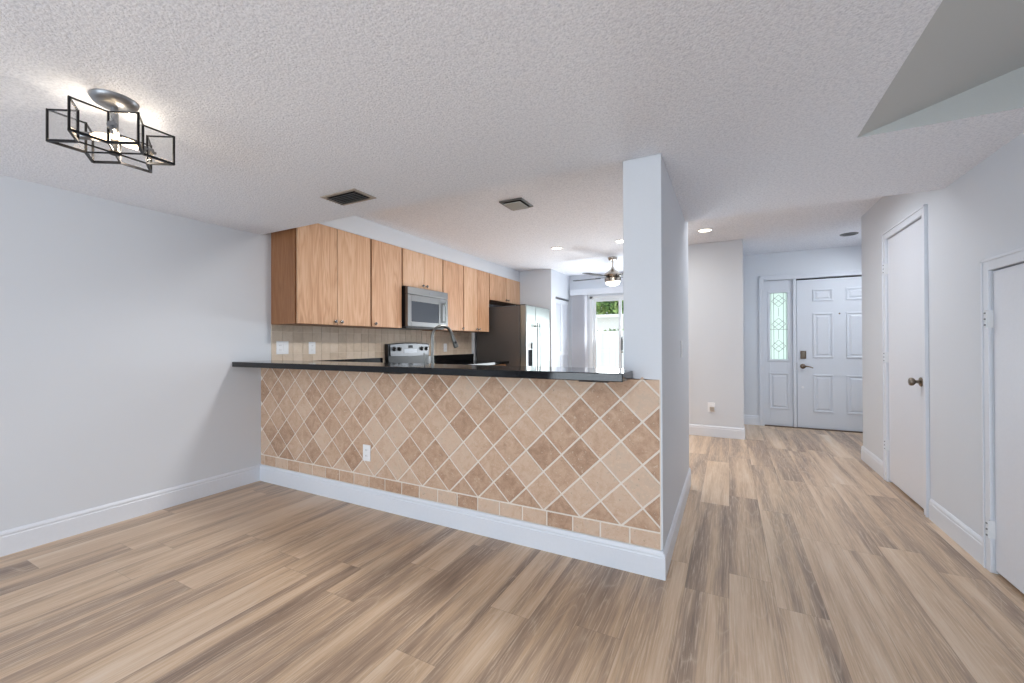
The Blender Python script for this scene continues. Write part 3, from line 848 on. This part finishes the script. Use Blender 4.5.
m = MB(); m.box(1.915, 1.935, 5.285, 5.315, 1.05, 1.30); obj('pull_handle', m, M['black_metal'], l2, bevel=.004)
m = MB(); m.lathe([(0, 0), (.014, 0), (.014, .012), (0, .013)], (1.925, 5.315, 1.02), (0, -1, 0), 14); obj('thumb_latch', m, M['bronze'], l2, smooth=True)
# vertical blinds stacked at the left
vb = thing('vertical_blind', 'white vertical blind drawn to the left of the sliding glass door', 'blind', (1.16, 5.22, 2.1))
obj('valance', MB().box(.985, 2.88, 5.185, 5.20, 2.07, 2.175).box(.985, .998, 5.20, 5.298, 2.07, 2.175).box(.985, 2.88, 5.20, 5.298, 2.162, 2.175), M['trim'], vb, bevel=.002)
obj('head_rail', MB().box(1.0, 2.87, 5.225, 5.265, 2.10, 2.14), M['alum'], vb)
nv = 13
for i in range(nv):
    xx = 1.03+i*.0205
    m = MB(); q = Matrix.Rotation(math.radians(68+4*math.sin(i*2.1)), 3, 'Z')
    m.box(xx-.040, xx+.040, 5.2435, 5.2465, .03, 2.10, rot=q)
    obj('vane', m, M['blind'], vb)
# bifold louvred pantry doors
bf = thing('door_4', 'white louvred bifold pantry door past the refrigerator', 'door', (.92, 4.91, 0), kind='structure')
for (a, b) in ((4.560, 4.908), (4.914, 5.265)):
    m = MB(); x0, x1 = .900, .930
    m.box(x0, x1, a, a+.045, .012, 1.965).box(x0, x1, b-.045, b, .012, 1.965)
    for (z0, z1) in ((.012, .12), (.96, 1.03), (1.90, 1.965)): m.box(x0, x1, a+.045, b-.045, z0, z1)
    lfz = obj('door_leaf', m, M['door'], bf, bevel=.001)
    m = MB()
    for (z0, z1) in ((.12, .96), (1.03, 1.90)):
        nz = int((z1-z0)/.030)
        for i in range(nz):
            zc = z0+(i+.5)*(z1-z0)/nz
            m.box(.8975, .9335, a+.045, b-.045, zc-.003, zc+.003, rot=Matrix.Rotation(math.radians(68), 3, 'Y'), piv=(.9155, 0, zc))
    obj('louvers', m, M['door'], lfz)
obj('track', MB().box(.890, .934, 4.556, 5.269, 1.970, 1.999), M['grey_metal'], bf)
obj('pantry_back', MB().box(.855, .862, 4.556, 5.269, 0, 1.999), M['door'], bf)
# living room window behind the camera
wn_ = thing('window_3', 'wide sliding window wall at the rear of the living area', 'window', (2.5, YB-.06, 0), kind='structure')
m = MB()
for xx in (.7, 1.88, 3.06, 4.24): m.box(xx, xx+.06, YB-.10, YB-.04, 0, 2.12)
m.box(.7, 4.3, YB-.10, YB-.04, 0, .06).box(.7, 4.3, YB-.10, YB-.04, 2.06, 2.12)
obj('frame', m, M['alum'], wn_, bevel=.002)
obj('pane', MB().box(.76, 4.24, YB-.072, YB-.068, .06, 2.06), M['glass'], wn_)

# ------------------------------------------------------------------ ceiling registers
vg = thing('ceiling_vent', 'dark louvred air vent in the dining ceiling near the wall cabinets', 'vent', (1.432, -.298, ZL))
vx0, vx1, vy0, vy1 = 1.278, 1.586, -.392, -.206
m = MB(); r = .026
m.box(vx0, vx1, vy0, vy0+r, ZL-.006, ZL).box(vx0, vx1, vy1-r, vy1, ZL-.006, ZL).box(vx0, vx0+r, vy0+r, vy1-r, ZL-.006, ZL).box(vx1-r, vx1, vy0+r, vy1-r, ZL-.006, ZL)
obj('flange', m, M['register'], vg, bevel=.002)
obj('duct_mouth', MB().box(vx0+r, vx1-r, vy0+r, vy1-r, ZL-.002, ZL-.0005), M['dark'], vg)
for i in range(6):
    yc = vy0+r+.012+i*.0218
    m = MB(); m.box(vx0+r-.004, vx1-r+.004, yc-.0068, yc+.0068, ZL-.0135, ZL-.0115, rot=Matrix.Rotation(math.radians(40), 3, 'X'), piv=(1.43, yc, ZL-.0125))
    obj('louver', m, M['register_dark'], vg)
vg = thing('ceiling_vent', 'small square grey air register in the kitchen ceiling', 'vent', (1.92, 1.155, ZH))
vx0, vx1, vy0, vy1 = 1.805, 2.03, 1.03, 1.28
m = MB(); r = .022
m.box(vx0, vx1, vy0, vy0+r, ZH-.012, ZH).box(vx0, vx1, vy1-r, vy1, ZH-.012, ZH).box(vx0, vx0+r, vy0+r, vy1-r, ZH-.012, ZH).box(vx1-r, vx1, vy0+r, vy1-r, ZH-.012, ZH)
obj('flange', m, M['register_dark'], vg, bevel=.003)
m = MB(); m.box(vx0+.03, vx1-.03, vy0+.03, vy1-.03, ZH-.028, ZH-.018)
obj('damper_plate', m, M['damper'], vg, bevel=.003)
obj('duct_mouth', MB().box(vx0+r, vx1-r, vy0+r, vy1-r, ZH-.003, ZH-.0005), M['dark'], vg)
for xx in (vx0+.05, vx1-.05): obj('bracket', MB().bar((xx, (vy0+vy1)/2, ZH-.018), (xx, (vy0+vy1)/2, ZH-.0005), .004), M['dark'], vg)

# ------------------------------------------------------------------ recessed lights
def recessed(label, x, y, lit, energy=0):
    o = thing('recessed_light', label, 'ceiling light', (x, y, ZH), 'recessed ceiling lights')
    m = MB(); m.lathe([(.062, -.002), (.064, -.008), (.084, -.006), (.088, 0), (.062, 0), (.062, -.002)], (x, y, ZH), (0, 0, 1), 32)
    bm = m.bm
    obj('trim_ring', m, M['plate'] if lit else M['register_dark'], o, smooth=True)
    m = MB(); m.lathe([(0, -.004), (.062, -.003), (.062, -.001), (0, -.001)], (x, y, ZH), (0, 0, 1), 28)
    obj('lens', m, M['lens'] if lit else M['lens_off'], o)
    if lit:
        l = bpy.data.lights.new('recessed_bulb', 'AREA'); l.shape = 'DISK'; l.size = .11; l.energy = energy; l.color = (1, .95, .88)
        lo = bpy.data.objects.new('recessed_bulb', l); COL.objects.link(lo); lo.parent = o; lo.location = (0, 0, -.012)
recessed('lit recessed light in the kitchen ceiling beyond the square register', 1.60, 2.97, True, 12)
recessed('lit recessed light beside the wall stub near the ceiling fan', 2.44, 2.99, True, 12)
recessed('lit recessed light in the hall ceiling by the front entry', 3.385, 2.94, True, 1)
recessed('dark unlit recessed light above the front door', 4.868, 3.93, False)

# ------------------------------------------------------------------ ceiling fan
fc = Vector((2.10, 3.93, 0))
fan = thing('ceiling_fan', 'brushed nickel ceiling fan with charcoal blades and a lit bowl', 'ceiling fan', (fc.x, fc.y, ZH))
obj('canopy', MB().lathe([(0, 0), (.068, 0), (.068, -.018), (.055, -.042), (.022, -.055), (0, -.055)], (fc.x, fc.y, ZH), (0, 0, 1), 28), M['nickel'], fan, smooth=True)
obj('downrod', MB().bar((fc.x, fc.y, ZH-.05), (fc.x, fc.y, 2.285), .012, n=14), M['nickel'], fan, smooth=True)
obj('motor_housing', MB().lathe([(0, 2.30), (.022, 2.298), (.03, 2.27), (.075, 2.235), (.118, 2.205), (.125, 2.185), (.118, 2.165), (.10, 2.155), (0, 2.155)], (fc.x, fc.y, 0), (0, 0, 1), 32), M['nickel'], fan, smooth=True)
obj('switch_housing', MB().lathe([(0, 2.154), (.10, 2.154), (.118, 2.135), (.118, 2.088), (.105, 2.080), (0, 2.080)], (fc.x, fc.y, 0), (0, 0, 1), 32), M['nickel'], fan, smooth=True)
obj('light_bowl', MB().lathe([(.102, 2.0795), (.098, 2.055), (.075, 2.036), (.04, 2.027), (0, 2.024)], (fc.x, fc.y, 0), (0, 0, 1), 32), M['fan_lens'], fan, smooth=True)
for k in range(5):
    an = math.radians(247+72*k)
    dx, dy = math.cos(an), math.sin(an)
    q = Matrix.Rotation(an, 3, 'Z') @ Matrix.Rotation(math.radians(-5), 3, 'X')
    def place(m):
        for v in m.bm.verts: v.co = Vector((fc.x, fc.y, 2.150)) + q @ v.co
        return m
    m = MB(); out = [(.20, -.050), (.30, -.060), (.58, -.066), (.615, -.055), (.625, -.03), (.625, .03), (.615, .055), (.58, .066), (.30, .060), (.20, .050)]
    m.prism(out, 2, -.004, .004)
    bl = obj('blade', place(m), M['fan_blade'], fan, bevel=.0015)
    m = MB(); m.prism([(.10, -.018), (.19, -.022), (.25, -.040), (.25, .040), (.19, .022), (.10, .018)], 2, .0045, .0095)
    obj('blade_iron', place(m), M['fan_blade'], bl)

# ------------------------------------------------------------------ geometric dining light
C = Vector((1.498, -1.478)); zb_, zt = 1.926, 2.039
lt = thing('ceiling_light', 'star-shaped black wire ceiling light with glass panes and warm bulbs', 'ceiling light', (1.46, -1.47, ZL))
CC = Vector((C.x, C.y))
can = Vector((1.50, -1.485))
obj('canopy', MB().lathe([(0, 0), (.073, 0), (.072, -.006), (.064, -.018), (.046, -.028), (.02, -.032), (0, -.032)], (C.x, C.y, ZL), (0, 0, 1), 36), M['grey_metal'], lt, smooth=True)
obj('stem', MB().bar((C.x, C.y, ZL-.02), (C.x, C.y, zb_), .012, n=14), M['grey_metal'], lt, smooth=True)
obj('hub_cap', MB().lathe([(0, zb_-.008), (.016, zb_-.006), (.022, zb_), (.016, zb_+.008), (0, zb_+.01)], (C.x, C.y, 0), (0, 0, 1), 20), M['black_metal'], lt, smooth=True)
PH = math.radians(2)
tip = [C + Vector((math.cos(PH+math.radians(60*i)), math.sin(PH+math.radians(60*i))))*.180 for i in range(6)]
inn = [C + Vector((math.cos(PH+math.radians(60*i+30)), math.sin(PH+math.radians(60*i+30))))*.1039 for i in range(6)]
ring = []
for i in range(6): ring += [tip[i], inn[i]]
V3 = lambda p, z: (p.x, p.y, z)
for i in range(6):
    a, t_, b = inn[i-1], tip[i], inn[i]
    m = MB(); rw = .0032
    for z, q2 in ((zb_, .0042), (zt, .0026)): m.bar(V3(a, z), V3(t_, z), q2, square=True).bar(V3(t_, z), V3(b, z), q2, square=True)
    m.bar(V3(t_, zb_-rw), V3(t_, zt+rw), rw, square=True)
    m.bar(V3(b, zb_-rw), V3(b, zt+rw), rw, square=True)
    m.bar(V3(b, zb_), V3(C, zb_), rw*.8, square=True)
    obj('wire_frame', m, M['black_metal'], lt)
    for p, q in ((a, t_), (t_, b)):
        m = MB(); d2 = (q-p).normalized()*.004
        n2 = Vector((-d2.y, d2.x))*.2
        p1, q1 = p+d2, q-d2
        m.prism([(p1.x-n2.x, p1.y-n2.y), (q1.x-n2.x, q1.y-n2.y), (q1.x+n2.x, q1.y+n2.y), (p1.x+n2.x, p1.y+n2.y)], 2, zb_+.003, zt-.003)
        obj('glass_pane', m, M['lamp_glass'], lt)
for an in (-142, -22, 98):
    dx = Vector((math.cos(math.radians(an)), math.sin(math.radians(an)), 0)); o3 = Vector((C.x, C.y, 1.985))
    so = obj('socket', MB().bar(o3+dx*.140, o3+dx*.125, .006, n=12).bar(o3+dx*.127, o3+dx*.074, .0145, n=16), M['grey_metal'], lt, smooth=True)
    m = MB(); m.lathe([(0, .0), (.010, .0), (.015, .012), (.0165, .03), (.0145, .050), (.008, .058), (0, .061)], o3+dx*.074, -dx, 18)
    obj('bulb', m, M['bulb'], so, smooth=True)
l = bpy.data.lights.new('dining_bulb_glow', 'POINT'); l.energy = 3.0; l.color = (1, .88, .72); l.shadow_soft_size = .03
lo = bpy.data.objects.new('dining_bulb_glow', l); COL.objects.link(lo); lo.parent = lt; lo.location = Vector((C.x-.03, C.y+.05, 1.965))-lt.location

# ------------------------------------------------------------------ outside
struct('ground', MB().box(-14, 20, 5.42, 26, -.14, -.06), M['concrete'], 'pale concrete patio outside the glass doors', 'ground')
struct('ground', MB().box(-14, 20, -20, YB-.12, -.14, -.06), M['concrete'], 'pale concrete patio outside the rear window', 'ground')
fe = thing('fence', 'white vinyl privacy fence outside the sliding glass door', 'fence', (0, 8.6, -.06))
m = MB()
for i in range(44):
    xx = -3.4+i*.152
    m.box(xx, xx+.148, 8.60, 8.622, .02, 1.42)
obj('boards', m, M['vinyl'], fe, bevel=.002)
obj('rail', MB().box(-3.4, 3.3, 8.585, 8.64, 1.42, 1.50), M['vinyl'], fe)
obj('rail', MB().box(-3.4, 3.3, 8.585, 8.64, -.04, .06), M['vinyl'], fe)
for xx in (-3.4, -1.0, .55, 2.95):
    obj('post', MB().box(xx, xx+.10, 8.58, 8.68, -.06, 1.56), M['vinyl'], fe, bevel=.004)
def leaves(m, cx, cy, cz, rx, ry, rz, n, s):
    for _ in range(n):
        u = Vector((random.gauss(0, 1), random.gauss(0, 1), random.gauss(0, 1))).normalized()*(random.random()**.4)
        p = Vector((cx+u.x*rx, cy+u.y*ry, cz+u.z*rz))
        a = Vector((random.uniform(-1, 1), random.uniform(-1, 1), random.uniform(-1, 1))).normalized()
        b = a.orthogonal().normalized(); k = s*random.uniform(.6, 1.3)
        vs = [m.bm.verts.new(p-a*k), m.bm.verts.new(p+b*k*.45), m.bm.verts.new(p+a*k), m.bm.verts.new(p-b*k*.45)]
        m.bm.faces.new(vs)
m = MB()
for i in range(9):
    leaves(m, -2.6+i*.7, 9.3, 1.46+.02*(i % 2), .5, .25, .09, 150, .05); leaves(m, -2.6+i*.7, 9.3, .65, .5, .25, .75, 120, .07)
    m.bar((-2.6+i*.7, 9.3, -.06), (-2.6+i*.7, 9.3, 1.4), .02)
tag(obj('hedge', m, M['leaf']), 'thin green hedge top showing above the white fence', 'hedge')
nb = thing('neighbour_house', 'pale neighbouring house wall beyond the fence', 'house', (0, 13.5, -.06))
obj('wall', MB().box(-7, 4.5, 12.0, 15, -.06, 2.06), M['stucco'], nb)
obj('fascia', MB().box(-7.3, 4.8, 11.8, 15.2, 2.06, 2.16), M['vinyl'], nb)
def tree(x, y, h, r, label):
    o = thing('tree', label, 'tree', (x, y, -.06), 'trees beyond the fence')
    obj('trunk', MB().tube([(x, y, -.06), (x+.1, y, h*.3), (x-.05, y, h*.65), (x, y, h)], [.18, .14, .10, .05], 10), M['bark'], o, smooth=True)
    m = MB()
    for k in range(9):
        a = k*2.4; leaves(m, x+math.cos(a)*r*.55, y+math.sin(a)*r*.5, h+random.uniform(-.25, .45)*r, r*.55, r*.55, r*.42, 170, .17)
    obj('crown', m, M['leaf'], o)
tree(-2.2, 19.5, 3.2, 1.7, 'leafy tree beyond the house seen at the left of the glass door')
tree(3.0, 20.5, 3.3, 1.6, 'leafy tree beyond the house seen near the door mullion')
tree(-7.0, 20.0, 3.3, 1.6, 'leafy tree beyond the house seen behind the blinds')
